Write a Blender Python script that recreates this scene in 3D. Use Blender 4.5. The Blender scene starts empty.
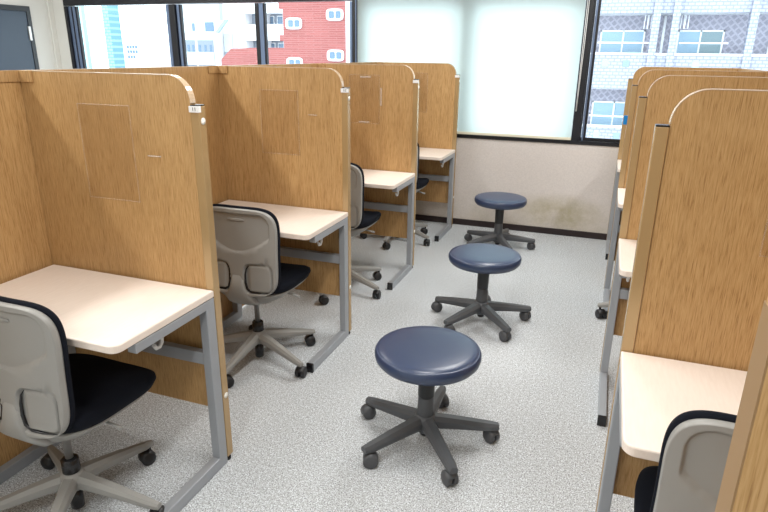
import bpy, bmesh, math, random
from mathutils import Vector, Matrix, Euler
random.seed(7)
S = bpy.context.scene
C = S.collection
PI = math.pi

# ------------------------------------------------------------------ materials
def mat(name, color=(.8,.8,.8), rough=.5, metal=0.0, spec=.5, coat=0.0):
    m = bpy.data.materials.new(name); m.use_nodes = True
    b = m.node_tree.nodes['Principled BSDF']
    b.inputs['Base Color'].default_value = (*color, 1)
    b.inputs['Roughness'].default_value = rough
    b.inputs['Metallic'].default_value = metal
    b.inputs['Specular IOR Level'].default_value = spec
    b.inputs['Coat Weight'].default_value = coat
    return m

def N(m, t, **kw):
    n = m.node_tree.nodes.new(t)
    for k, v in kw.items(): setattr(n, k, v)
    return n
def L(m, a, b): m.node_tree.links.new(a, b)
def P(m): return m.node_tree.nodes['Principled BSDF']

def ramp(m, stops):
    r = N(m, 'ShaderNodeValToRGB')
    e = r.color_ramp.elements
    while len(e) < len(stops): e.new(.5)
    for el, (p, c) in zip(e, stops): el.position = p; el.color = (*c, 1)
    return r

def coords(m, scale=(1,1,1), rnd=True):
    tc = N(m, 'ShaderNodeTexCoord'); mp = N(m, 'ShaderNodeMapping')
    mp.inputs['Scale'].default_value = scale
    L(m, tc.outputs['Object'], mp.inputs['Vector'])
    if rnd:
        oi = N(m, 'ShaderNodeObjectInfo'); mu = N(m, 'ShaderNodeMath', operation='MULTIPLY')
        mu.inputs[1].default_value = 37.0; L(m, oi.outputs['Random'], mu.inputs[0])
        cb = N(m, 'ShaderNodeCombineXYZ')
        for i in range(3): L(m, mu.outputs[0], cb.inputs[i])
        L(m, cb.outputs[0], mp.inputs['Location'])
    return mp.outputs[0]

def noise(m, vec, scale, detail=4, rough=.55, dist=0):
    n = N(m, 'ShaderNodeTexNoise'); n.inputs['Scale'].default_value = scale
    n.inputs['Detail'].default_value = detail; n.inputs['Roughness'].default_value = rough
    n.inputs['Distortion'].default_value = dist
    L(m, vec, n.inputs['Vector']); return n

def bump(m, src, strength, dist=.002):
    b = N(m, 'ShaderNodeBump'); b.inputs['Strength'].default_value = strength
    b.inputs['Distance'].default_value = dist
    L(m, src, b.inputs['Height']); L(m, b.outputs[0], P(m).inputs['Normal'])

def wood(name, light, mid, dark):
    m = mat(name, mid, .42, spec=.35)
    v = coords(m, (1, 1, .045))
    fine = noise(m, v, 360, 3, .65)
    broad = noise(m, coords(m, (1, 1, .06)), 13, 5, .6, .6)
    big = noise(m, coords(m, (1, 1, .25)), 3.2, 2, .5)
    r1 = ramp(m, [(.33, dark), (.45, mid), (.62, light)])
    L(m, fine.outputs['Fac'], r1.inputs[0])
    r2 = ramp(m, [(.30, (.88, .86, .84)), (.50, (1, 1, 1)), (.70, (1.05, 1.045, 1.04))])
    L(m, broad.outputs['Fac'], r2.inputs[0])
    mx = N(m, 'ShaderNodeMix', data_type='RGBA', blend_type='MULTIPLY'); mx.inputs[0].default_value = .8
    L(m, r1.outputs[0], mx.inputs[6]); L(m, r2.outputs[0], mx.inputs[7])
    r3 = ramp(m, [(.3, (.9, .88, .86)), (.7, (1.07, 1.07, 1.07))]); L(m, big.outputs['Fac'], r3.inputs[0])
    mx2 = N(m, 'ShaderNodeMix', data_type='RGBA', blend_type='MULTIPLY'); mx2.inputs[0].default_value = 1
    L(m, mx.outputs[2], mx2.inputs[6]); L(m, r3.outputs[0], mx2.inputs[7])
    L(m, mx2.outputs[2], P(m).inputs['Base Color'])
    bump(m, fine.outputs['Fac'], .12, .001)
    return m

M = {}
M['wood'] = wood('oak_laminate', (.54, .34, .155), (.46, .275, .112), (.315, .172, .064))
M['edge'] = mat('oak_edge_band', (.60, .44, .29), .22, spec=.8)
M['post_tan'] = mat('tan_lacquered_metal', (.45, .305, .145), .24, metal=.25, spec=.9)
M['cap_black'] = mat('black_plastic', (.012, .012, .014), .22)
M['white_label'] = mat('white_label', (.85, .85, .85), .4)
M['ink'] = mat('black_ink', (.03, .03, .03), .6)
M['dot'] = mat('pale_screw_cap', (.78, .76, .70), .4)
M['laminate'] = mat('pale_pinkish_laminate', (.84, .735, .655), .38, spec=.4)
n_ = noise(M['laminate'], coords(M['laminate'], (1, .12, 1)), 140, 3); r_ = ramp(M['laminate'], [(.3, (.82, .715, .635)), (.7, (.86, .76, .68))])
L(M['laminate'], n_.outputs['Fac'], r_.inputs[0]); L(M['laminate'], r_.outputs[0], P(M['laminate']).inputs['Base Color'])
M['lam_edge'] = mat('pale_laminate_edge', (.70, .64, .58), .45)
M['steel'] = mat('silver_grey_painted_steel', (.36, .38, .41), .38, metal=.25, spec=.6)
M['hook'] = mat('white_hook', (.75, .75, .74), .3)
M['shell'] = mat('warm_grey_plastic', (.295, .290, .275), .42, spec=.4)
M['fabric'] = mat('black_fabric', (.007, .0085, .014), .92, spec=.15)
f_ = noise(M['fabric'], coords(M['fabric']), 900, 2); bump(M['fabric'], f_.outputs['Fac'], .5, .001)
M['chrome'] = mat('grey_metal', (.5, .49, .47), .28, metal=.7)
M['tyre'] = mat('black_caster', (.014, .014, .016), .38)
M['navy'] = mat('navy_vinyl', (.022, .041, .100), .33, spec=.8)
nv = noise(M['navy'], coords(M['navy']), 420, 3); bump(M['navy'], nv.outputs['Fac'], .12, .001)
M['stool_base'] = mat('charcoal_plastic', (.075, .08, .088), .42, spec=.5)
M['stool_col'] = mat('black_column', (.016, .018, .02), .4)
M['stool_wheel'] = mat('grey_caster', (.07, .072, .078), .5)
M['frame_black'] = mat('black_window_frame', (.008, .009, .014), .35)
M['sash_blue'] = mat('blue_grey_aluminium', (.17, .23, .36), .32, metal=.5)
M['white_wall'] = mat('off_white_wall', (.62, .62, .585), .8, spec=.2)
M['ceil'] = mat('white_ceiling', (.82, .82, .80), .9)
M['door'] = mat('slate_blue_door', (.032, .050, .078), .38)
M['door_frame'] = mat('dark_door_frame', (.02, .023, .028), .4)
M['base'] = mat('dark_brown_baseboard', (.022, .012, .012), .45)
M['blue'] = mat('blue_tape', (.0, .22, .62), .4)

# carpet: fine grey speckle
m = mat('grey_loop_carpet', (.4, .4, .4), .95, spec=.1); M['carpet'] = m
v = coords(m, rnd=False)
a = noise(m, v, 190, 3, .75)
ra = ramp(m, [(.34, (.155, .16, .168)), (.48, (.48, .50, .52)), (.62, (.84, .875, .91))]); L(m, a.outputs['Fac'], ra.inputs[0])
b = noise(m, v, 70, 2, .6); rb = ramp(m, [(.35, (.85, .85, .84)), (.65, (1.1, 1.1, 1.1))]); L(m, b.outputs['Fac'], rb.inputs[0])
mx = N(m, 'ShaderNodeMix', data_type='RGBA', blend_type='MULTIPLY'); mx.inputs[0].default_value = 1
L(m, ra.outputs[0], mx.inputs[6]); L(m, rb.outputs[0], mx.inputs[7])
L(m, mx.outputs[2], P(m).inputs['Base Color']); bump(m, a.outputs['Fac'], .6, .004)

# window wall: pinkish beige vinyl paper, yellow mould stains near the skirting
m = mat('beige_wallpaper_stained', (.6, .54, .49), .85, spec=.2); M['beige_wall'] = m
tc = N(m, 'ShaderNodeTexCoord'); sx = N(m, 'ShaderNodeSeparateXYZ'); L(m, tc.outputs['Object'], sx.inputs[0])
n1 = noise(m, tc.outputs['Object'], 5.0, 6, .65); n2 = noise(m, tc.outputs['Object'], 90, 3, .6)
# blotchy mould patch: ellipse round (0.92, 0.19) broken up by noise, plus a faint band above the skirting
vs_ = N(m, 'ShaderNodeVectorMath', operation='SUBTRACT'); vs_.inputs[1].default_value = (.92, 3.7155, .19); L(m, tc.outputs['Object'], vs_.inputs[0])
vm_ = N(m, 'ShaderNodeVectorMath', operation='MULTIPLY'); vm_.inputs[1].default_value = (2.6, 0, 6.5); L(m, vs_.outputs[0], vm_.inputs[0])
vl_ = N(m, 'ShaderNodeVectorMath', operation='LENGTH'); L(m, vm_.outputs[0], vl_.inputs[0])
e1 = N(m, 'ShaderNodeMapRange'); e1.inputs['From Min'].default_value = 1.35; e1.inputs['From Max'].default_value = .35; L(m, vl_.outputs['Value'], e1.inputs['Value'])
hz = N(m, 'ShaderNodeMapRange'); hz.inputs['From Min'].default_value = .40; hz.inputs['From Max'].default_value = .08; hz.inputs['To Max'].default_value = .42
L(m, sx.outputs[2], hz.inputs['Value'])
hadd = N(m, 'ShaderNodeMath', operation='MAXIMUM'); L(m, e1.outputs[0], hadd.inputs[0]); L(m, hz.outputs[0], hadd.inputs[1])
n1m = N(m, 'ShaderNodeMapRange'); n1m.inputs['From Min'].default_value = .3; n1m.inputs['From Max'].default_value = .65; n1m.inputs['To Min'].default_value = .25; L(m, n1.outputs['Fac'], n1m.inputs['Value'])
st = N(m, 'ShaderNodeMath', operation='MULTIPLY'); L(m, hadd.outputs[0], st.inputs[0]); L(m, n1m.outputs[0], st.inputs[1])
rs = ramp(m, [(.05, (.70, .65, .62)), (.75, (.47, .42, .31))]); L(m, st.outputs[0], rs.inputs[0])
rn = ramp(m, [(.3, (.93, .93, .93)), (.7, (1.05, 1.05, 1.05))]); L(m, n2.outputs['Fac'], rn.inputs[0])
mx = N(m, 'ShaderNodeMix', data_type='RGBA', blend_type='MULTIPLY'); mx.inputs[0].default_value = 1
L(m, rs.outputs[0], mx.inputs[6]); L(m, rn.outputs[0], mx.inputs[7]); L(m, mx.outputs[2], P(m).inputs['Base Color'])
bump(m, n2.outputs['Fac'], .3, .002)

# glass
def glass(name, tint, gl=1.0):
    m = bpy.data.materials.new(name); m.use_nodes = True; nt = m.node_tree; nt.nodes.clear()
    o = N(m, 'ShaderNodeOutputMaterial'); t = N(m, 'ShaderNodeBsdfTransparent'); t.inputs[0].default_value = (*tint, 1)
    g = N(m, 'ShaderNodeBsdfGlossy'); g.inputs['Roughness'].default_value = .03
    f = N(m, 'ShaderNodeLayerWeight'); f.inputs[0].default_value = .5
    pw = N(m, 'ShaderNodeMath', operation='POWER'); pw.inputs[1].default_value = 5; L(m, f.outputs['Facing'], pw.inputs[0])
    mu = N(m, 'ShaderNodeMath', operation='MULTIPLY_ADD'); mu.inputs[1].default_value = .9*gl; mu.inputs[2].default_value = .035*gl
    L(m, pw.outputs[0], mu.inputs[0])
    x = N(m, 'ShaderNodeMixShader'); L(m, mu.outputs[0], x.inputs[0]); L(m, t.outputs[0], x.inputs[1]); L(m, g.outputs[0], x.inputs[2])
    L(m, x.outputs[0], o.inputs[0]); return m
M['glass'] = glass('window_glass', (.93, .97, .98))
# clear vinyl pocket
m = bpy.data.materials.new('clear_vinyl'); m.use_nodes = True; m.node_tree.nodes.clear(); M['vinyl'] = m
o = N(m, 'ShaderNodeOutputMaterial'); t = N(m, 'ShaderNodeBsdfTransparent'); t.inputs[0].default_value = (.975, .965, .955, 1)
g = N(m, 'ShaderNodeBsdfGlossy'); g.inputs['Roughness'].default_value = .25
x = N(m, 'ShaderNodeMixShader'); x.inputs[0].default_value = .04
L(m, t.outputs[0], x.inputs[1]); L(m, g.outputs[0], x.inputs[2]); L(m, x.outputs[0], o.inputs[0])
m = bpy.data.materials.new('clear_tape'); m.use_nodes = True; m.node_tree.nodes.clear(); M['tape'] = m
o = N(m, 'ShaderNodeOutputMaterial'); t = N(m, 'ShaderNodeBsdfTransparent'); d = N(m, 'ShaderNodeBsdfDiffuse'); d.inputs[0].default_value = (.8, .76, .7, 1)
x = N(m, 'ShaderNodeMixShader'); x.inputs[0].default_value = .26
L(m, t.outputs[0], x.inputs[1]); L(m, d.outputs[0], x.inputs[2]); L(m, x.outputs[0], o.inputs[0])
m = bpy.data.materials.new('clear_seam'); m.use_nodes = True; m.node_tree.nodes.clear(); M['seam'] = m
o = N(m, 'ShaderNodeOutputMaterial'); t = N(m, 'ShaderNodeBsdfTransparent'); d = N(m, 'ShaderNodeBsdfDiffuse'); d.inputs[0].default_value = (.8, .76, .7, 1)
x = N(m, 'ShaderNodeMixShader'); x.inputs[0].default_value = .09
L(m, t.outputs[0], x.inputs[1]); L(m, d.outputs[0], x.inputs[2]); L(m, x.outputs[0], o.inputs[0])
# roller blind cloth: thin translucent
m = bpy.data.materials.new('blind_cloth'); m.use_nodes = True; m.node_tree.nodes.clear(); M['blind'] = m
o = N(m, 'ShaderNodeOutputMaterial'); t = N(m, 'ShaderNodeBsdfTranslucent'); t.inputs[0].default_value = (.73, .83, .78, 1)
d = N(m, 'ShaderNodeBsdfDiffuse'); d.inputs[0].default_value = (.80, .86, .82, 1)
x = N(m, 'ShaderNodeMixShader'); x.inputs[0].default_value = .25
L(m, t.outputs[0], x.inputs[1]); L(m, d.outputs[0], x.inputs[2]); L(m, x.outputs[0], o.inputs[0])
M['blind_bar'] = mat('cream_blind_bar', (.80, .76, .60), .45)

# exterior
def tiled(name, c1, c2, mortar, sx_, sz_, msize=.02):
    m = mat(name, c1, .7, spec=.3); r45 = 'mauve' in name
    tc = N(m, 'ShaderNodeTexCoord'); mp = N(m, 'ShaderNodeMapping'); mp.inputs['Rotation'].default_value = (-PI/2, 0, 0)
    if r45: mp.inputs['Rotation'].default_value = (-PI/2, 0, PI/4)
    L(m, tc.outputs['Object'], mp.inputs['Vector'])
    bt = N(m, 'ShaderNodeTexBrick'); bt.inputs['Color1'].default_value = (*c1, 1); bt.inputs['Color2'].default_value = (*c2, 1)
    bt.inputs['Mortar'].default_value = (*mortar, 1); bt.inputs['Scale'].default_value = 1
    bt.inputs['Brick Width'].default_value = sx_; bt.inputs['Row Height'].default_value = sz_
    bt.inputs['Mortar Size'].default_value = msize; bt.inputs['Bias'].default_value = 0
    L(m, mp.outputs[0], bt.inputs['Vector']); L(m, bt.outputs[0], P(m).inputs['Base Color']); return m
M['brick_pink'] = tiled('red_brick', (.36, .10, .095), (.29, .075, .07), (.36, .15, .14), 1.3, .16, .03)
M['white_tile'] = tiled('white_tile', (.385, .395, .45), (.34, .35, .41), (.24, .25, .31), .24, .13, .022)
M['mauve_tile'] = tiled('mauve_tile', (.27, .26, .31), (.30, .29, .345), (.39, .38, .45), .22, .22, .035)
M['cyan_tile'] = tiled('aqua_tile', (.27, .48, .50), (.31, .50, .52), (.16, .34, .42), .55, .3, .05)
M['cyan_flat'] = mat('pale_aqua_wall', (.42, .66, .68), .6)
M['ext_white'] = mat('white_render', (.84, .85, .87), .8)
M['ext_grey'] = mat('pale_grey_render', (.50, .56, .60), .8)
M['ext_shade'] = mat('recess_shade_grey', (.24, .28, .34), .8)  # darker grey: shade of the balcony recesses put into the colour
M['ext_win'] = mat('blue_window_pane', (.12, .20, .30), .2)
M['curtain'] = mat('pale_blue_curtain', (.32, .46, .58), .8)
M['curtain_g'] = mat('green_grey_curtain', (.24, .32, .35), .8)
M['glassblock'] = mat('aqua_glass_block', (.33, .52, .60), .2)
M['glassblock2'] = mat('blue_grey_glass_block', (.22, .30, .42), .2)
M['asphalt'] = mat('asphalt', (.35, .35, .36), .9)

# ------------------------------------------------------------------ mesh helper
class MB:
    def __init__(s): s.bm = bmesh.new(); s.smooth = set()
    def box(s, x0, x1, y0, y1, z0, z1, bev=0, seg=2, mtx=None):
        r = bmesh.ops.create_cube(s.bm, size=1)['verts']
        for v in r: v.co = Vector((x0+(v.co.x+.5)*(x1-x0), y0+(v.co.y+.5)*(y1-y0), z0+(v.co.z+.5)*(z1-z0)))
        if bev:
            es = list({e for v in r for e in v.link_edges})
            q = bmesh.ops.bevel(s.bm, geom=es, offset=bev, segments=seg, affect='EDGES', profile=.5)
            r = list({v for f in q['faces'] for v in f.verts} | {v for v in r if v.is_valid})
        if mtx: 
            for v in r: v.co = mtx @ v.co
        return s
    def loft(s, rings, cap=True, smooth=True):
        vs = [[s.bm.verts.new(p) for p in r] for r in rings]
        n = len(vs[0])
        for a, b in zip(vs[:-1], vs[1:]):
            for i in range(n):
                f = s.bm.faces.new((a[i], a[(i+1) % n], b[(i+1) % n], b[i])); f.smooth = smooth
        if cap:
            f = s.bm.faces.new(list(reversed(vs[0]))); f = s.bm.faces.new(vs[-1])
        return s
    def lathe(s, prof, center=(0,0,0), axis='Z', n=32, mtx=None):
        rings = []
        for r, h in prof:
            ring = []
            for i in range(n):
                a = 2*PI*i/n; p = Vector((r*math.cos(a), r*math.sin(a), h))
                if axis == 'X': p = Vector((h, p.x, p.y))
                if axis == 'Y': p = Vector((p.y, h, p.x))
                p = p + Vector(center)
                if mtx: p = mtx @ p
                ring.append(p)
            rings.append(ring)
        return s.loft(rings)
    def tube(s, pts, r, n=10):
        pts = [Vector(p) for p in pts]; rings = []
        up = None
        for i, p in enumerate(pts):
            d = (pts[min(i+1, len(pts)-1)] - pts[max(i-1, 0)]).normalized()
            if up is None: up = d.orthogonal().normalized()
            up = (up - d*up.dot(d)).normalized(); q = d.cross(up)
            rr = r[i] if isinstance(r, (list, tuple)) else r
            rings.append([p + up*rr*math.cos(2*PI*k/n) + q*rr*math.sin(2*PI*k/n) for k in range(n)])
        return s.loft(rings)
    def prism(s, outline, y0, y1):       # outline in x,z ; extruded along y
        a = [s.bm.verts.new((x, y0, z)) for x, z in outline]; b = [s.bm.verts.new((x, y1, z)) for x, z in outline]
        n = len(a)
        s.bm.faces.new(a); s.bm.faces.new(list(reversed(b)))
        for i in range(n): s.bm.faces.new((a[i], b[i], b[(i+1) % n], a[(i+1) % n]))
        return s
    def build(s, name, m, parent=None, loc=None, rz=0):
        bmesh.ops.recalc_face_normals(s.bm, faces=s.bm.faces)
        me = bpy.data.meshes.new(name); s.bm.to_mesh(me); s.bm.free(); me.materials.append(m)
        o = bpy.data.objects.new(name, me); C.objects.link(o)
        if parent: o.parent = parent
        if loc: o.location = loc
        if rz: o.rotation_euler.z = rz
        return o

def box(name, m, parent, *d, bev=0, seg=2): return MB().box(*d, bev=bev, seg=seg).build(name, m, parent)
def thing(name, label=None, cat=None, loc=(0,0,0), rz=0, group=None, kind=None):
    o = bpy.data.objects.new(name, None); C.objects.link(o); o.empty_display_size = .1
    o.location = loc; o.rotation_euler = (0, 0, rz)
    return tag(o, label, cat, group, kind)
def tag(o, label=None, cat=None, group=None, kind=None):
    if label: o['label'] = label
    if cat: o['category'] = cat
    if group: o['group'] = group
    if kind: o['kind'] = kind
    return o
def struct(o): o['kind'] = 'structure'; return o
def dup(o, loc=None, rz=None, label=None, parent=None):
    c = o.copy(); C.objects.link(c)
    if parent is not None: c.parent = parent
    if loc is not None: c.location = loc
    if rz is not None: c.rotation_euler = (0, 0, rz)
    if label: c['label'] = label
    for ch in list(o.children): dup(ch, parent=c)
    return c
def sup(cx, cy, a, b, n, N_=64):
    out = []
    for i in range(N_):
        t = 2*PI*i/N_; c, s_ = math.cos(t), math.sin(t)
        out.append((cx + a*math.copysign(abs(c)**(2/n), c), cy + b*math.copysign(abs(s_)**(2/n), s_)))
    return out
def sstep(a, b, x):
    t = max(0, min(1, (x-a)/(b-a))); return t*t*(3-2*t)

# ------------------------------------------------------------------ measures
PITCH = 1.186          # booth spacing
YW = 3.7155            # window wall
XR = 1.3396            # aisle end of the right-hand panels
SR = 0.046
H_POST, H_TOP = 1.352, 1.440

# ------------------------------------------------------------------ room shell
struct(box('floor', M['carpet'], None, -4.75, 4.15, -4.15, YW+.16, -.08, 0))
struct(box('ceiling', M['ceil'], None, -4.75, 4.15, -4.15, YW+.16, 2.62, 2.72))
struct(box('wall_left', M['white_wall'], None, -4.75, -4.6, -4.15, YW+.16, 0, 2.62))
struct(box('wall_right', M['white_wall'], None, 4.0, 4.15, -4.15, YW+.16, 0, 2.62))
struct(box('wall_front', M['white_wall'], None, -4.6, 4.0, -4.15, -4.0, 0, 2.62))
struct(box('wall_back', M['beige_wall'], None, -4.6, 4.0, YW, YW+.16, 0, .806))
struct(box('wall_back_upper', M['white_wall'], None, -4.6, 4.0, YW, YW+.16, 2.06, 2.62))
struct(box('wall_back_corner', M['white_wall'], None, -4.6, -4.43, YW, YW+.16, .806, 2.06))
struct(box('wall_back_end', M['white_wall'], None, 3.25, 4.0, YW, YW+.16, .806, 2.06))
struct(box('baseboard_back', M['base'], None, -4.6, 4.0, YW-.011, YW, 0, .056, bev=.003))
struct(box('baseboard_left', M['base'], None, -4.6, -4.589, -4.0, 2.25, 0, .056, bev=.003))
struct(box('trim_1', M['white_wall'], None, -4.6, -4.575, YW-.06, YW, .056, 2.62, bev=.004))

def window(n, x0, x1, stiles, open_right=False):
    w = thing('window_%d' % n); struct(w)
    yf0, yf1 = YW+.004, YW+.10
    b = MB()
    b.box(x0, x1, yf0-.012, yf1, .806, .836)
    b.box(x0, x1, yf0, yf1, 1.962, 2.06)
    b.box(x0, x0+.035, yf0, yf1, .836, 1.955)
    b.box(x1-.035, x1, yf0, yf1, .836, 1.955)
    b.build('window_frame', M['frame_black'], w)
    s_ = MB()
    for (a, c_) in stiles:
        s_.box(a, c_, yf0+.02, yf0+.055, .836, 1.955, bev=.003)
    s_.build('sash_stile', M['sash_blue'], w)
    k = MB()
    for (a, c_) in stiles:
        k.box(c_, c_+.018, yf0+.028, yf0+.06, .836, 1.955)
    k.box(x0+.035, x1-.035, yf0+.03, yf0+.055, .836, .862)
    k.build('sash_gasket', M['frame_black'], w)
    box('pane', M['glass'], w, x0+.03, x1-.03, yf0+.04, yf0+.045, .84, 1.96)
    return w
window(1, -4.43, -3.02, [(-4.392, -4.358), (-4.335, -4.303), (-3.11, -3.075)])
window(2, -3.02, -1.01, [(-2.98, -2.95), (-2.03, -1.985), (-1.085, -1.06)])
window(3, -1.01, .995, [(-.97, -.93), (.0, .05)])
window(4, .995, 3.25, [(1.035, 1.05)])
# broad dark meeting stiles in windows 2 and 3
o = MB().box(-2.07, -2.03, YW+.02, YW+.07, .836, 1.955).build('meeting_stile', M['frame_black'], bpy.data.objects['window_2'])
o = MB().box(-.04, .0, YW+.02, YW+.07, .836, 1.955).build('meeting_stile', M['frame_black'], bpy.data.objects['window_3'])
o = MB().box(.955, 1.02, YW-.012, YW+.06, .836, 2.05, bev=.004).build('mullion', M['frame_black'], bpy.data.objects['window_4'])
o = MB().box(-1.045, -.985, YW-.012, YW+.06, .836, 2.05, bev=.004).build('mullion', M['frame_black'], bpy.data.objects['window_3'])
MB().box(-1.012, -1.004, YW-.016, YW-.0125, .84, 2.05).build('rail_strip', M['sash_blue'], bpy.data.objects['window_3'])

d = thing('door_1'); struct(d)
b = MB(); b.box(-4.6, -4.572, 2.42, 2.47, 0, 1.935); b.box(-4.6, -4.572, 3.37, 3.415, 0, 1.935); b.box(-4.6, -4.572, 2.47, 3.37, 1.885, 1.935)
b.build('door_frame', M['door_frame'], d)
box('door_leaf', M['door'], d, -4.6, -4.58, 2.47, 3.37, .01, 1.885, bev=.003)
box('hinge', M['chrome'], d, -4.58, -4.564, 3.355, 3.385, 1.60, 1.74, bev=.003)
box('hinge', M['chrome'], d, -4.58, -4.564, 3.355, 3.385, .2, .34, bev=.003)
MB().lathe([(.0, 0), (.012, 0), (.012, .04), (.024, .045), (.026, .06), (.0, .066)], (-4.58, 2.54, .95), 'X', 20).build('door_handle', M['chrome'], d)

# ------------------------------------------------------------------ roller blind
rb = thing('roller_blind', 'pale green translucent roller blind lowered over the middle window', 'window blind', (0, YW-.03, 0))
me = MB()
nx, nz = 60, 20
vs = [[me.bm.verts.new((-.985+1.94*i/nx, .0025*math.sin(i*.32), .862+(2.12-.862)*j/nz)) for i in range(nx+1)] for j in range(nz+1)]
for j in range(nz):
    for i in range(nx):
        f = me.bm.faces.new((vs[j][i], vs[j][i+1], vs[j+1][i+1], vs[j+1][i])); f.smooth = True
me.build('blind_fabric', M['blind'], rb)
box('bottom_bar', M['blind_bar'], rb, -.985, .955, -.006, .006, .842, .864, bev=.002)
MB().lathe([(.0, -.99), (.03, -.99), (.03, .96), (.0, .96)], (0, 0, 2.14), 'X', 24).build('roller_tube', M['blind_bar'], rb)
ch = MB(); ch.tube([(.968, -.012, 2.14), (.969, -.012, 1.6), (.971, -.012, 1.08)], .003, 6); ch.tube([(.980, -.012, 2.14), (.980, -.012, 1.6), (.973, -.012, 1.08)], .003, 6)
ch.build('sash_glint', M['white_label'], rb)  # white strands standing in for the light reflected on the sash edge

# ------------------------------------------------------------------ partition panels (run along X)
W_P = .751
def panel_outline(n=10):
    r = .08; xr = -.034
    pts = [(-W_P, .23), (xr, .23), (xr, H_POST+.004)]
    for i in range(1, n+1):
        a = PI/2*i/n
        pts.append((xr - r + r*math.cos(a), H_POST+.004 + (H_TOP-H_POST-.004)*math.sin(a)))
    pts.append((-W_P, H_TOP))
    return pts
def make_panel():
    """post outer face at x=0, front face at y=0, board runs to -x"""
    t = thing('partition_panel', cat='partition panel')
    ol = panel_outline()
    MB().prism(ol, .004, .030).build('board', M['wood'], t)
    # edge band: strip following the top and the curve
    e = MB(); top = ol[2:]
    for i in range(len(top)-1):
        (xa, za), (xb, zb) = top[i], top[i+1]
        nrm = Vector((-(zb-za), 0, xb-xa)); nrm = -nrm.normalized()*.0022 if nrm.z < 0 else nrm.normalized()*.0022
        nrm2 = nrm
        v = [e.bm.verts.new(p) for p in ((xa, .0035, za), (xb, .0035, zb), (xb, .0305, zb), (xa, .0305, za))]
        w = [e.bm.verts.new(Vector(p)+nrm2) for p in ((xa, .0035, za), (xb, .0035, zb), (xb, .0305, zb), (xa, .0305, za))]
        for k in range(4): e.bm.faces.new((v[k], v[(k+1) % 4], w[(k+1) % 4], w[k]))
        e.bm.faces.new(w); e.bm.faces.new(v[::-1])
    e.build('edge_band', M['edge'], t)
    box('post', M['post_tan'], t, -.033, 0, 0, .034, .022, H_POST-.004, bev=.0025)
    box('post_cap', M['cap_black'], t, -.033, 0, 0, .034, H_POST-.004, H_POST, bev=.0015)
    MB().lathe([(0, 0), (.014, 0), (.014, .012), (.008, .014), (.008, .023), (0, .023)], (-.0165, .017, 0), n=20).build('foot_glide', M['cap_black'], t)
    for z in (1.30, .287):
        MB().lathe([(0, -.001), (.0115, -.001), (.011, .0012), (0, .0018)], (0, .018, z), 'X', 18).build('screw_cap', M['dot'], t)
    b = MB(); b.box(-W_P+.001, -W_P+.062, -.004, .0045, H_TOP-.036, H_TOP+.003, bev=.001); b.build('corner_bracket', M['edge_wood'], t)
    return t
M['edge_wood'] = wood('oak_bracket', (.52, .325, .15), (.45, .27, .115), (.30, .17, .07))
def pocket(t, x0, x1, z0, z1, tapes):
    p = box('document_pocket', M['vinyl'], t, x0, x1, -.0020, .0015, z0, z1, bev=.0004, seg=1)
    for a in tapes:
        box('tape_strip', M['tape'], p, a[0], a[1], -.0031, -.0026, a[2], a[3])
    return p
def rim(p, x0, x1, z0, z1):
    b = MB(); w = .003
    b.box(x0, x1, -.0026, -.0021, z0, z0+w); b.box(x0, x1, -.0026, -.0021, z1-w, z1); b.box(x0, x0+w, -.0026, -.0021, z0+w, z1-w); b.box(x1-w, x1, -.0026, -.0021, z0+w, z1-w)
    b.build('welded_seam', M['seam'], p)

def digits(parent, txt):
    segs = {'1': [(.35, .65, 0, 1)], '2': [(0, 1, .84, 1), (.7, 1, .5, .9), (0, 1, .42, .58), (0, .3, .1, .5), (0, 1, 0, .16)]}
    b = MB(); x = -.0225
    for c in txt:
        for a0, a1, c0, c1 in segs[c]: b.box(x+.006*a0, x+.006*a1, -.0042, -.0034, H_POST-.0185+.011*c0, H_POST-.0185+.011*c1)
        x += .0085
    b.build('number', M['ink'], parent)

proto = make_panel()
GP = 'wood partition panels between the study booths'
left_labels = ['oak panel with curved corner, nearest of the left row, label 11 on its post',
               'second oak panel of the left row, label 12 on its post, behind the grey chair',
               'third oak panel of the left row, with white tape strips round its clear pocket',
               'farthest oak panel of the left row, standing by the window wall']
panels = []
for i, lb in enumerate(left_labels):
    o = proto if i == 0 else dup(proto, (0, i*PITCH, 0))
    o['label'] = lb; o['group'] = GP; panels.append(o)
right_labels = ['oak panel cut off by the right edge of the photo, nearest the camera',
                'large oak panel on the right, behind the desk with the near black and grey chair',
                'second full oak panel of the right row, just behind the large one',
                'third full oak panel of the right row, with a blue tape tag on its post',
                'farthest oak panel of the right row, by the window wall']
rpanels = []
def mirror_panel(src, loc, lb):
    """right-hand row: same panel turned to run towards +x"""
    c = src.copy(); C.objects.link(c); c.location = loc; c['label'] = lb; c['group'] = GP
    for chd in list(src.children):
        if chd.name.startswith('screw_cap'): continue
        q = chd.copy(); C.objects.link(q); q.parent = c; q.scale = (-1, 1, 1)
    return c
def plain_panel(loc, lb):
    t = thing('partition_panel', lb, 'partition panel', loc, 0, GP)
    ol = [(.0015, .055), (.0015, H_POST+.004)] + [(.0815-.08*math.cos(PI/2*k/10), H_POST+.004+(H_TOP-H_POST-.004)*math.sin(PI/2*k/10)) for k in range(1, 11)] + [(W_P, H_TOP), (W_P, .055)]
    MB().prism(ol, 0, .036).build('board', M['wood'], t)
    box('edge_band', M['band_tan'], t, 0, .0014, .0005, .0355, .055, H_POST+.004)
    for xx in (.04, .70): MB().lathe([(0, 0), (.014, 0), (.014, .02), (.006, .022), (.006, .056), (0, .056)], (xx, .018, 0), n=16).build('foot_glide', M['cap_black'], t)
    return t
M['band_tan'] = mat('tan_edge_band', (.29, .18, .085), .5)
for i, lb in enumerate(right_labels):
    rpanels.append(plain_panel((XR, -1.2145, 0), lb) if i == 0 else mirror_panel(proto, (XR, SR+(i-1)*PITCH, 0), lb))
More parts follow.
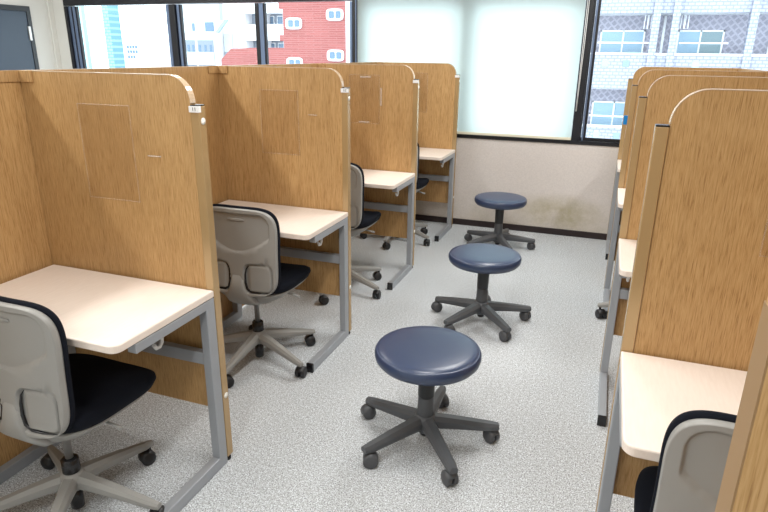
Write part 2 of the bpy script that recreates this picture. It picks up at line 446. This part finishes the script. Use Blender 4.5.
# labels, pockets on the left row
for i, p in enumerate(panels):
    lab = box('number_label', M['white_label'], p, -.036, .0005, -.0035, .012, H_POST-.024, H_POST-.004, bev=.0012)
    if i < 2: digits(lab, ('11', '12')[i])
TP = [[(-.22, -.165, 1.175, 1.180)], [(-.22, -.17, 1.21, 1.214)],
      [(-.42, -.34, 1.355, 1.365), (-.43, -.35, 1.05, 1.06), (-.268, -.258, 1.17, 1.29), (-.505, -.495, 1.17, 1.29)], []]
for i, p in enumerate(panels):
    z0 = (1.010, 1.000, 1.045, 1.03)[i]
    k = pocket(p, -.50, -.275, z0, z0+.33, TP[i]); rim(k, -.50, -.275, z0, z0+.33)
for i, p in enumerate(rpanels):
    if i == 0: continue
    k = pocket(p, .285, .51, 1.04, 1.36, []) if i == 1 else pocket(p, .30, .525, 1.0, 1.33, [])
    if i == 1: rim(k, .285, .51, 1.04, 1.36)
tgo = box('blue_tag', M['blue'], rpanels[3], -.022, .001, .005, .010, 1.115, 1.17, bev=.001)

# dividers (run along Y)
def divider(loc, length, lb, side):
    t = thing('divider_panel', lb, 'partition panel', loc, 0, 'long oak dividers along the back of the booths')
    box('board', M['wood'], t, -.013, .013, 0, length, .024, H_TOP)
    box('edge_band', M['edge'], t, -.0133, .0133, 0, length, H_TOP, H_TOP+.002)
    b = MB(); xs = (.0128, .0185) if side > 0 else (-.0185, -.0128)
    b.box(xs[0], xs[1], length-.085, length-.006, H_TOP-.036, H_TOP+.003, bev=.001)
    b.build('corner_bracket', M['edge_wood'], t)
    for yy in (.06, length-.06): MB().lathe([(0, 0), (.014, 0), (.014, .015), (.006, .017), (.006, .025), (0, .025)], (0, yy, 0), n=16).build('foot_glide', M['cap_black'], t)
    return t
dl = ['oak divider at the far left edge, behind the nearest desk of the left row',
      'oak divider behind the second desk of the left row',
      'oak divider behind the third desk of the left row',
      'oak divider behind the farthest desk of the left row']
for i in range(4): divider((-W_P-.0135, (i-1)*PITCH+.004, 0), PITCH-.001, dl[i], 1)
dr = ['oak divider behind the nearest desk of the right row', 'oak divider behind the second desk of the right row',
      'oak divider behind the third desk of the right row', 'oak divider behind the farthest desk of the right row']
for i in range(4): divider((XR+W_P+.0135, SR+(i-1)*PITCH+.004, 0), PITCH-.001, dr[i], -1)

# ------------------------------------------------------------------ desks
D_T, D_F = .448, .457
def tabletop_bm():
    b = MB()
    x0, x1, y0, y1 = -.737, -.001, -D_T-.02, -.003
    def ring(ins, z):
        r = .030; pts = []
        for (cx, cy, a0) in ((x1-r, y0+r, -PI/2), ):
            pass
        out = []
        out += [(x0+ins, y1-ins), (x0+ins, y0+ins)]
        for k in range(9):
            a = -PI/2 + PI/2*k/8
            out.append((x1-r + (r-ins)*math.cos(a), y0+r + (r-ins)*math.sin(a)))
        out.append((x1-ins, y1-ins))
        return [(x, y, z) for x, y in out]
    b.loft([ring(.003, .694), ring(0, .697), ring(0, .716), ring(.0015, .719), ring(.004, .72)], smooth=False)
    return b
def make_desk(mirror=False):
    s = -1 if mirror else 1
    t = thing('study_desk', cat='desk')
    def fin(o):
        if mirror: o.scale = (-1, 1, 1)
        return o
    top = tabletop_bm().build('tabletop', M['laminate'], t); fin(top)
    for xo in (-.002, -.700):
        b = MB()
        b.box(xo-.034, xo, -.048, -.001, .0, .693, bev=.003)                 # upright
        b.box(xo-.034, xo, -D_F+.012, -.040, .001, .047, bev=.003)            # foot
        b.box(xo-.034, xo, -D_T+.06, -.040, .660, .693, bev=.003)            # top rail
        lg = b.build('leg_frame', M['steel'], t); fin(lg)
        box('end_cap', M['cap_black'], lg, xo-.035, xo+.001, -D_F, -D_F+.014, 0, .048, bev=.002)
    cb = box('crossbar', M['steel'], t, -.702, -.034, -.038, -.010, .436, .484, bev=.002); fin(cb)
    h = MB(); hx, hy = -.050, -.225
    h.tube([(hx, hy, .693), (hx, hy, .64), (hx, hy-.003, .615), (hx, hy-.015, .604), (hx, hy-.030, .606), (hx, hy-.040, .622)], .0065, 8)
    h.box(hx-.014, hx+.014, hy-.014, hy+.014, .686, .6935)
    fin(h.build('bag_hook', M['hook'], t))
    return t
GD = 'pale topped study desks in the booths'
desk_l = make_desk()
ll = ['pale topped desk with grey steel frame, nearest of the left row', 'pale desk of the second booth in the left row, under the label 12 panel',
      'pale desk of the third booth in the left row', 'pale desk of the farthest left booth, next to the window wall']
for i, lb in enumerate(ll):
    o = desk_l if i == 0 else dup(desk_l, (0, i*PITCH, 0)); o['label'] = lb; o['group'] = GD
desk_r = make_desk(True)
rl = ['pale topped desk in front of the large right panel, beside the near right chair', 'pale desk of the second right booth, seen as a small corner behind the large panel',
      'pale desk of the third right booth, only its white corner in view', 'pale desk of the farthest right booth, a sliver by the window wall']
for i, lb in enumerate(rl):
    o = desk_r if i == 0 else dup(desk_r); o.location = (XR, SR+i*PITCH, 0); o['label'] = lb; o['group'] = GD

# ------------------------------------------------------------------ casters / star base
def caster(parent, pos, ang, wm, hood_m, r=.026):
    mt = Matrix.Translation(pos) @ Matrix.Rotation(ang, 4, 'Z')
    h = MB()
    h.lathe([(0, .030), (.007, .030), (.007, .078), (0, .078)], (0, 0, 0), n=12, mtx=mt)
    # hood: half round cover over the wheels
    rings = []
    for xx in (-.021, -.019, .019, .021):
        rr = r+.001 if abs(xx) < .02 else r-.003
        rg = []
        for k in range(13):
            a = PI*(.02+.85*k/12); rg.append(mt @ Vector((xx, .012+rr*math.cos(a), r+rr*math.sin(a))))
        for k in range(13):
            a = PI*(.02+.85*(12-k)/12); rg.append(mt @ Vector((xx, .012+(rr-.006)*math.cos(a), r+(rr-.006)*math.sin(a))))
        rings.append(rg)
    h.loft(rings, smooth=True)
    c = h.build('caster', hood_m, parent)
    for sx_ in (-1, 1):
        w = MB(); x0, x1 = (.004, .0235) if sx_ > 0 else (-.0235, -.004)
        w.lathe([(0, x0), (r-.004, x0), (r-.001, x0+.003), (r-.001, x1-.003), (r-.005, x1), (r-.011, x1+(.0005*sx_)), (0, x1)], (0, .012, r-.001), 'X', 24, mtx=mt)
        w.build('wheel', wm, c)
    return c
def arm(parent, ang, m, r0, r1, w0, w1, z0, h0, z1, h1, name='base_arm'):
    mt = Matrix.Rotation(ang, 4, 'Z'); rings = []
    for k in range(9):
        t = k/8; x = r0+(r1-r0)*t; w = (w0+(w1-w0)*t)/2; zt = z0+(z1-z0)*(t**1.15); h = h0+(h1-h0)*t
        if k == 8: w *= .8; h *= .8
        sec = [(-w*.85, -h), (-w, -h*.8), (-w, -h*.35), (-w*.55, 0), (w*.55, 0), (w, -h*.35), (w, -h*.8), (w*.85, -h)]
        rings.append([mt @ Vector((x, y, zt+z)) for y, z in sec])
    return MB().loft(rings, smooth=False).build(name, m, parent)

# ------------------------------------------------------------------ office chair
def back_y(x, z):
    t = (z-.43)/.42
    return -.160 + .022*t - .02*max(0, t-.55)**2 + .6*x*x
def sdf_rr(x, z, cx, cz, hx, hz, r):
    qx, qz = abs(x-cx)-hx+r, abs(z-cz)-hz+r
    return math.hypot(max(qx, 0), max(qz, 0)) + min(max(qx, qz), 0) - r
def shell_y(x, z):
    y = back_y(x, z)
    bot = .662 + .45*(x*x)*-1 + .0    # arc bottom of the upper recess
    d1 = sdf_rr(x, z, 0, .72, .166, .095, .055)
    d1 = max(d1, (.632 + 2.6*x*x) - z)
    y += .011*sstep(.003, -.005, d1)
    for s_ in (-1, 1):
        d2 = sdf_rr(x, z, s_*.108, .508, .070, .072, .035)
        groove = sstep(.003, -.003, d2)
        inner = max(sstep(.045, .075, s_*x), 0)*max(sstep(.438, .452, z), 0)
        y += .014*groove*(1-.72*sstep(-.004, -.012, d2)*inner)
    return y
def half_w(z):
    t = (z-.425)/.42
    return .206 - .008*math.sin(PI*min(1, max(0, t))) 
def make_chair():
    t = thing('office_chair', cat='chair')
    cz, hz_ = .628, .208
    def ring(sc, dy, zs=0, grow=0, fn=shell_y, N_=180):
        pts = []
        for i in range(N_):
            a = 2*PI*i/N_; c, s_ = math.cos(a), math.sin(a)
            n = 4.6
            ux = math.copysign(abs(c)**(2/n), c); uz = math.copysign(abs(s_)**(2/n), s_)
            z = cz + (hz_+grow)*uz*sc + zs; x = (half_w(z)+grow)*ux*sc
            pts.append((x, fn(x, z)+dy, z))
        return pts
    K = 84
    rings = [ring(.02+.98*(k/K)**.9, -.004 if k < K else 0.0) for k in range(K)] + [ring(.992, -.001), ring(1.0, .004, fn=back_y), ring(1.0, .013, fn=back_y), ring(.99, .018, fn=back_y), ring(.5, .018, fn=back_y), ring(.02, .018, fn=back_y)]
    sh = MB().loft(rings).build('back_shell', M['shell'], t)
    # slot handle moulding near the top and the seams of the lumbar openings
    box_ = MB(); rr = []
    for sx_, dy in ((1.0, .000), (.96, -.0035), (.5, -.0045), (.05, -.0045)):
        rr.append([(x*sx_, back_y(x, z)+.007+dy, .785+(z-.785)*sx_) for x, z in sup(0, .785, .045, .006, 3, 32)])
    box_.loft(rr).build('handle_slot', M['shell'], sh)
    for s_ in (-1, 1):
        pts = [(.160, .4415), (.11, .4385), (.072, .4415), (.050, .455), (.0415, .485), (.0415, .525), (.047, .552), (.060, .570)]
        pp = [(s_*x, back_y(s_*x, z)+.0045, z) for x, z in pts]
        MB().tube(pp, [.001, .004, .0055, .006, .0055, .0045, .003, .001], 8).build('lumbar_gap', M['cap_black'], sh)
    # front cushion, slightly proud of the shell
    rc = [ring(.98, .017, .002, .001, back_y), ring(1.0, .020, .004, .004, back_y), ring(1.0, .030, .004, .004, back_y), ring(.97, .037, .003, .002, back_y), ring(.6, .041, .002, 0, back_y), ring(.02, .041, .002, 0, back_y)]
    MB().loft(rc).build('back_cushion', M['fabric'], t)
    # spine: from the lower back under the seat
    sp = MB(); rg = []
    for (y, z, w, h) in ((-.148, .52, .030, .012), (-.156, .46, .038, .016), (-.150, .415, .075, .020), (-.115, .378, .085, .022), (-.06, .358, .07, .024), (.02, .350, .06, .022)):
        dz = (0, 1)
        ang = {-.148: 0, -.156: .1, -.150: .6, -.115: 1.1, -.06: 1.4, .02: PI/2}[y]
        rg.append([(x, y+q*math.cos(ang)*-1, z-q*math.sin(ang)) for x, q in sup(0, 0, w, h, 3, 24)])
    sp.loft(rg).build('back_support', M['shell'], t)
    # seat
    def sring(a, b, z, cy=.07, n=3.4, fr=0):
        out = []
        for x, y in sup(0, cy, a, b, n, 72):
            f = max(0, (y-cy)/b)
            out.append((x, y, z - fr*f**3 + .012*(x/.21)**2*(1 if z > .43 else .5)))
        return out
    MB().loft([sring(.19, .185, .415, fr=.0), sring(.212, .203, .420, fr=.01), sring(.222, .212, .435, fr=.014), sring(.220, .210, .452, fr=.02), sring(.205, .196, .463, fr=.02), sring(.15, .14, .468, fr=.012), sring(.02, .02, .466)]).build('seat_cushion', M['fabric'], t)
    MB().loft([sring(.03, .04, .335, .02), sring(.10, .10, .343, .03), sring(.16, .165, .375, .05), sring(.200, .195, .404, .065), sring(.208, .203, .414, .068, fr=.006), sring(.20, .195, .419, .068), sring(.02, .02, .419)]).build('seat_pan', M['shell'], t)
    MB().tube([(.10, .03, .385), (.19, .03, .378), (.225, .03, .37)], [.005, .005, .007], 8).build('height_lever', M['shell'], t)
    # column
    MB().lathe([(0, .165), (.013, .165), (.013, .345), (.03, .35), (.03, .36), (0, .36)], n=24).build('gas_column', M['chrome'], t)
    MB().lathe([(0, .162), (.027, .162), (.029, .168), (.028, .212), (.021, .218), (0, .218)], n=28).build('column_sleeve', M['cap_black'], t)
    MB().lathe([(0, .016), (.018, .016), (.022, .02), (.022, .11), (0, .11)], n=24).build('column_foot', M['cap_black'], t)
    MB().lathe([(0, .100), (.033, .100), (.042, .112), (.042, .148), (.033, .165), (0, .165)], n=32).build('hub', M['shell'], t)
    for k in range(5):
        a = 2*PI*k/5
        arm(t, a, M['shell'], .025, .318, .052, .028, .160, .050, .088, .024)
        caster(t, (.303*math.cos(a), .303*math.sin(a), 0), a + (.4, 1.3, -.8, 2.0, .9)[k], M['tyre'], M['tyre'], .028)
    return t
chair = make_chair()
# the upper part faces +Y; the star base is turned per chair by rotating the arms' parent frame below
def star_turn(root, ang):
    for ch_ in root.children:
        if ch_.name.split('.')[0] in ('base_arm', 'caster'): ch_.rotation_euler.z += ang
GC = 'black and grey swivel chairs in the booths'
chairs = [((-.335, -.405), math.radians(-2), 8, 'grey-backed swivel chair at the nearest left desk, cut off by the left edge'),
          ((-.325, .765), math.radians(1), -19, 'grey-backed swivel chair at the second left desk, beside the label 11 panel'),
          ((-.335, 1.83), math.radians(0), -18, 'grey-backed swivel chair at the third left desk, half hidden by the label 12 panel'),
          ((-.350, 3.04), math.radians(0), -18, 'swivel chair at the farthest left desk, only a sliver of back and seat showing'),
          ((1.617, -.372), math.radians(-3), 20, 'black and grey chair back at the lower right corner, at the near right desk'),
          ((1.62, 2.03), math.radians(0), -170, 'chair of which only two casters show, beneath a far desk of the right row')]
for i, ((x, y), rz, ph, lb) in enumerate(chairs):
    o = chair if i == 0 else dup(chair)
    o.location = (x, y, 0); o.rotation_euler = (0, 0, rz); o['label'] = lb; o['group'] = GC
    lift = (0, 0, .04, .045, .028, 0)[i]          # gas lift set higher on some chairs
    for ch_ in o.children:
        if ch_.name.split('.')[0] in ('back_shell', 'back_cushion', 'back_support', 'seat_cushion', 'seat_pan', 'height_lever', 'gas_column'): ch_.location.z = lift
for i, o in enumerate([q for q in C.objects if q.get('category') == 'chair']):
    rz, ph = chairs[i][1], chairs[i][2]
    star_turn(o, math.radians(ph) - rz)

# ------------------------------------------------------------------ stools
def make_stool():
    t = thing('round_stool', cat='stool')
    R_ = .208
    pr = [(0, .366), (.12, .366), (.175, .369), (.194, .375), (.205, .388), (.2085, .402), (.208, .414), (.2035, .425), (.2005, .4275), (.1990, .4262), (.1965, .4285), (.188, .433), (.165, .4365), (.10, .4385), (0, .439)]
    MB().lathe(pr, n=72).build('seat', M['navy'], t)
    MB().lathe([(0, .362), (.09, .362), (.10, .369), (0, .369)], n=40).build('seat_plate', M['stool_col'], t)
    MB().lathe([(0, .215), (.032, .215), (.033, .22), (.034, .30), (.037, .34), (.040, .364), (0, .364)], n=32).build('column_cover', M['stool_col'], t)
    MB().lathe([(0, .10), (.038, .10), (.034, .15), (.031, .225), (.029, .228), (0, .228)], n=32).build('column', M['stool_base'], t)
    MB().lathe([(0, .055), (.03, .055), (.047, .07), (.047, .11), (.038, .135), (0, .135)], n=32).build('hub', M['stool_base'], t)
    MB().lathe([(0, .035), (.018, .035), (.02, .04), (.02, .06), (0, .06)], n=20).build('column_foot', M['stool_col'], t)
    for k in range(5):
        a = 2*PI*k/5
        arm(t, a, M['stool_base'], .025, .300, .056, .040, .130, .052, .092, .030)
        caster(t, (.282*math.cos(a), .282*math.sin(a), 0), a + (.6, 2.2, -.5, 1.0, 1.7)[k], M['stool_wheel'], M['stool_base'], .030)
    return t
st = make_stool()
for i, (x, y, ph, lb) in enumerate([(.675, .402, 19, 'navy vinyl round stool nearest the camera, in the middle of the aisle'),
                                    (.655, 1.645, 24, 'navy round stool in the middle of the line of three'),
                                    (.495, 3.12, 12, 'navy round stool farthest away, close to the stained wall')]):
    o = st if i == 0 else dup(st)
    o.location = (x, y, 0); o.rotation_euler = (0, 0, math.radians(ph)); o['label'] = lb; o['group'] = 'round stools along the aisle'

# ------------------------------------------------------------------ ceiling lamps (the room's lighting)
lamp_emit = bpy.data.materials.new('lamp_diffuser'); lamp_emit.use_nodes = True; lamp_emit.node_tree.nodes.clear()
o_ = N(lamp_emit, 'ShaderNodeOutputMaterial'); e_ = N(lamp_emit, 'ShaderNodeEmission'); e_.inputs[0].default_value = (1, .97, .92, 1); e_.inputs[1].default_value = 4
L(lamp_emit, e_.outputs[0], o_.inputs[0])
LAMP_W = 25
k = 0
for X in (-3.6, -1.5, .75, 2.9):
    for Y in (-2.4, -.15, 2.2):
        if X > 2 and Y < 1: continue
        t = thing('ceiling_light', 'white strip ceiling light', 'ceiling light', (X, Y, 2.62), 0, 'strip ceiling lights')
        box('housing', M['white_label'], t, -.11, .11, -.64, .64, -.05, 0, bev=.006)
        box('diffuser', lamp_emit, t, -.09, .09, -.61, .61, -.058, -.0505)
        ld = bpy.data.lights.new('lamp', 'AREA'); ld.shape = 'RECTANGLE'; ld.size = .18; ld.size_y = 1.2
        ld.energy = LAMP_W; ld.color = (1, .985, .955)
        lo = bpy.data.objects.new('lamp', ld); C.objects.link(lo); lo.parent = t; lo.location = (0, 0, -.062)

# ------------------------------------------------------------------ outside
struct(box('ground', M['asphalt'], None, -140, 90, YW+3, 220, -10.2, -10))

# apartment block opposite the right-hand window
ap = thing('apartment_building', 'white tiled apartment block with balconies seen through the right window', 'building', (0, 25.66, -10))
Z0 = 10.0
X0, X1 = -4.2, 12.8
cols = [-.79, -.19, 2.5, 3.15, 5.80, 6.5, 9.2, 9.85, 12.5]
w = MB(); w.box(X0, X1, 1.3, 9, 0, 21); w.build('back_wall', M['mauve_tile'], ap)
for lv in range(-3, 4):
    zp = 1.64 + 2.9*lv + Z0           # top of a parapet
    if zp < 1: continue
    box('parapet', M['white_tile'], ap, X0, X1, 0, .16, zp-1.41, zp-.06)
    box('coping', M['ext_white'], ap, X0, X1, -.04, .2, zp-.06, zp+.02)
    box('balcony_slab', M['ext_white'], ap, X0, X1, .16, 1.3, zp-1.41, zp-1.25)
    for a, b_ in ((.48, 2.40), (3.5, 5.2), (-3.0, -1.1), (6.8, 8.6)):
        r = box('handrail', M['ext_white'], ap, a, b_, .0, .05, zp+.38, zp+.43)
        fr = MB(); mid = 1.43 if 0 < a < .6 else (a+b_)/2; hgt = zp+.92
        l_, r2 = (.52, 2.27) if a < 1 and a > 0 else (a, b_)
        fr.box(l_, r2, 1.22, 1.3, hgt-.06, hgt); fr.box(l_, l_+.06, 1.22, 1.3, zp-1.25, hgt); fr.box(r2-.06, r2, 1.22, 1.3, zp-1.25, hgt); fr.box(mid-.03, mid+.03, 1.22, 1.3, zp-1.25, hgt)
        fo = fr.build('window_frame', M['ext_white'], ap)
        box('pane', M['curtain'], fo, l_+.06, mid-.03, 1.26, 1.29, zp-1.2, hgt-.06)
        box('pane', M['curtain_g'] if a > 1 or a < 0 else M['curtain'], fo, mid+.03, r2-.06, 1.26, 1.29, zp-1.2, hgt-.06)
    for xx, mm in ((.86, 'glassblock'), (1.66, 'glassblock2'), (4.2, 'glassblock')):
        box('glass_block', M[mm], ap, xx-.13, xx+.13, -.02, .02, zp-.52, zp-.27)
    # laundry pole brackets hanging from the slab above
    for xx in (2.22, 2.36, 3.55, 3.70):
        b = MB(); b.tube([(xx-.05, .5, zp+1.45), (xx-.06, .5, zp+.95), (xx+.06, .5, zp+.95), (xx+.05, .5, zp+1.45)], .02, 6); b.build('laundry_bracket', M['ext_white'], ap)
    b = MB(); b.tube([(2.95, 1.1, zp-1.25), (2.95, 1.1, zp+1.45)], .05, 8); b.build('drain_pipe', M['ext_white'], ap)
for x in (2.42, 3.12, 5.78):
    box('column', M['white_tile'], ap, x, x+.27, -.12, .3, 0, 21)
for x in (-.9, 9.2, 12.5):
    box('column', M['white_tile'], ap, x, x+.27, -.12, .3, 0, 21)

# red brick building
br = thing('brick_building', 'pale red brick building with small rounded white-framed windows', 'building', (0, 42.5, -10))
b = MB(); b.box(-23.4, -18.05, 0, 9, 0, 24); b.build('facade', M['brick_pink'], br)
b = MB(); b.prism([(-29.3, 0), (-23.4, 0), (-23.4, 11.85), (-25.7, 11.85), (-28.3, 11.75), (-29.3, 10.9)], 0, 6); b.build('low_wing', M['brick_pink'], br)
for z0, z1 in ((12.35, 12.8), (14.7, 15.3)):
    box('stepped_quoin', M['brick_pink'], br, -23.75, -23.4, 0, 4, z0, z1)
box('corner_pilaster', M['ext_white'], br, -18.05, -17.45, -.06, 9, 0, 24)
for (x, z) in ((-22.44, 3.63), (-22.47, .72), (-22.44, 6.54), (-18.95, 4.23), (-18.93, 1.33), (-18.95, 7.13)):
    rg = []
    for sc, y in ((1, .02), (1, -.10), (.97, -.13), (.80, -.13), (.78, -.04)):
        rg.append([(px, y, pz) for px, pz in sup(x, z+Z0, .70*sc, .42*(sc if sc > .9 else sc*.86), 4, 40)])
    f = MB().loft(rg, smooth=False).build('window_frame', M['ext_white'], br)
    for s_ in (-1, 1): 
        rg = [[(px, y, pz) for px, pz in sup(x+s_*.27, z+Z0, .22, .25, 5, 24)] for y in (-.03, -.06)]
        MB().loft(rg, smooth=False).build('pane', M['ext_win'], f)

# white flats behind
wf = thing('white_apartment_building', 'white block with open balconies left of the red brick building', 'building', (0, 62.4, -10))
bw = MB(); bw.box(-40.6, -34.0, 1.6, 9, 0, 24); bw.build('back_wall', M['ext_shade'], wf)
for lv in range(-2, 4):
    z = 2.78 + 2.93*lv + Z0
    box('balcony_front', M['ext_white'], wf, -40.6, -34.0, 0, 1.6, z, z+1.75)
    for x in (-37.0, -35.6):
        f = box('window_frame', M['ext_white'], wf, x-.5, x+.5, 1.5, 1.62, z-1.2, z-.2)
        box('pane', M['ext_win'], f, x-.42, x+.42, 1.46, 1.52, z-1.1, z-.3)
for x in (-40.6, -37.6, -34.5):
    box('pier', M['ext_white'], wf, x, x+1.1 if x < -40 else x+.6, -.05, 1.7, 0, 24)

lf = thing('low_white_building', 'low white block with grey roof line and balconies, left of the white flats', 'building', (0, 62.4, -10))
box('wall', M['ext_white'], lf, -50.5, -43.2, 0, 8, 0, 15.05)
box('roof', M['ext_grey'], lf, -50.6, -43.2, .5, 8, 15.05, 17.2)
for (xa, xb, z0, z1) in ((-48.6, -46.6, 1.45, 2.8), (-46.3, -43.95, 1.45, 2.8), (-48.6, -46.6, -1.5, -.1), (-46.3, -43.95, -1.5, -.1)):
    f = box('balcony_shade_panel', M['ext_shade'], lf, xa, xb, -.03, .02, z0+Z0, z1+Z0)  # flat dark panel on the wall, painted as the shaded balcony recess
    for j in range(3):
        x = xa+.2+j*(xb-xa)/3; box('pane', M['ext_win'], f, x, x+.3, -.06, -.031, z0+Z0, z0+Z0+.8)
box('balcony_rail', M['ext_grey'], lf, -48.7, -43.9, -.25, -.05, -.05+Z0, 1.42+Z0)
box('window_pane', M['ext_win'], lf, -46.86, -46.45, -.05, .02, 3.8+Z0, 4.7+Z0)
box('window_pane', M['ext_win'], lf, -45.0, -43.75, -.05, .02, 3.75+Z0, 4.8+Z0)
b = MB()
v8 = [(-43.6, 3.6), (-43.1, 3.6), (-41.6, 5.05), (-42.1, 5.05)]
b.prism([(x, z+Z0) for x, z in v8], -.2, 0); b.build('stair_flight', M['curtain'], lf)
st_ = thing('stair_tower', 'narrow grey stair tower between the two white blocks', 'building', (0, 63.5, -10))
box('wall', M['ext_white'], st_, -43.2, -40.6, 0, 6, 0, 24)
box('landing_screen', M['ext_grey'], st_, -43.05, -40.75, -.3, 0, 1.5+Z0, 3.5+Z0)
box('landing_screen', M['ext_shade'], st_, -43.05, -40.75, -.35, -.3, -.3+Z0, 1.5+Z0)
box('screen_post', M['ext_white'], st_, -42.0, -41.92, -.42, -.35, -.3+Z0, 3.5+Z0)
box('drain_pipe', M['ext_shade'], st_, -41.25, -41.0, -.3, 0, 3.7+Z0, 7.2+Z0)

tw = thing('aqua_tower', 'narrow aqua tiled tower in the left window', 'building', (0, 50, -10))
box('wall', M['cyan_tile'], tw, -48.4, -47.6, 0, 1.5, 0, 22)
tw2 = thing('aqua_wall_building', 'plain pale aqua walled building at the left edge of the left window', 'building', (0, 50, -10))
box('wall', M['cyan_flat'], tw2, -51.6, -51.1, 0, .5, 0, 22)
box('roof_cap', M['ext_white'], tw2, -51.7, -51.0, -.1, .6, 22, 22.2)
fb = thing('distant_office_building', 'distant white office block with blue window rows', 'building', (0, 80, -10))
box('wall', M['ext_white'], fb, -75, -67.2, 0, 8, 0, 12.5)
for z in (.3, 1.1, 1.8):
    f = MB()
    for j in range(4 if z > .5 else 3): f.box(-73+j*.55, -72.6+j*.55, -.05, .02, z+Z0, z+.45+Z0)
    f.build('window_band', M['ext_win'], fb)

# ------------------------------------------------------------------ sky and camera
wd = bpy.data.worlds.new('overcast'); S.world = wd; wd.use_nodes = True
bg = wd.node_tree.nodes['Background']; bg.inputs[0].default_value = (.88, .95, 1.0, 1); bg.inputs[1].default_value = 4.0
yaw, pit, rol = .348078, .326657, .012608
fw = Vector((-math.sin(yaw)*math.cos(pit), math.cos(yaw)*math.cos(pit), -math.sin(pit)))
rt = Vector((math.cos(yaw), math.sin(yaw), 0)); U = rt.cross(fw)
R_ax = math.cos(rol)*rt + math.sin(rol)*U; U_ax = math.cos(rol)*U - math.sin(rol)*rt
cam = bpy.data.cameras.new('camera'); cam.sensor_width = 36; cam.lens = 597.417/768*36; cam.clip_start = .03; cam.clip_end = 500
co = bpy.data.objects.new('camera', cam); C.objects.link(co); S.camera = co
mw = Matrix((R_ax, U_ax, -fw)).transposed().to_4x4(); mw.translation = Vector((1.22322, -1.62616, 1.51374)); co.matrix_world = mw

S.view_settings.view_transform = 'Standard'; S.view_settings.look = 'None'; S.view_settings.gamma = 1
S.view_settings.use_curve_mapping = False; S.view_settings.exposure = 0.2
S.cycles.max_bounces = 8; S.cycles.transparent_max_bounces = 16
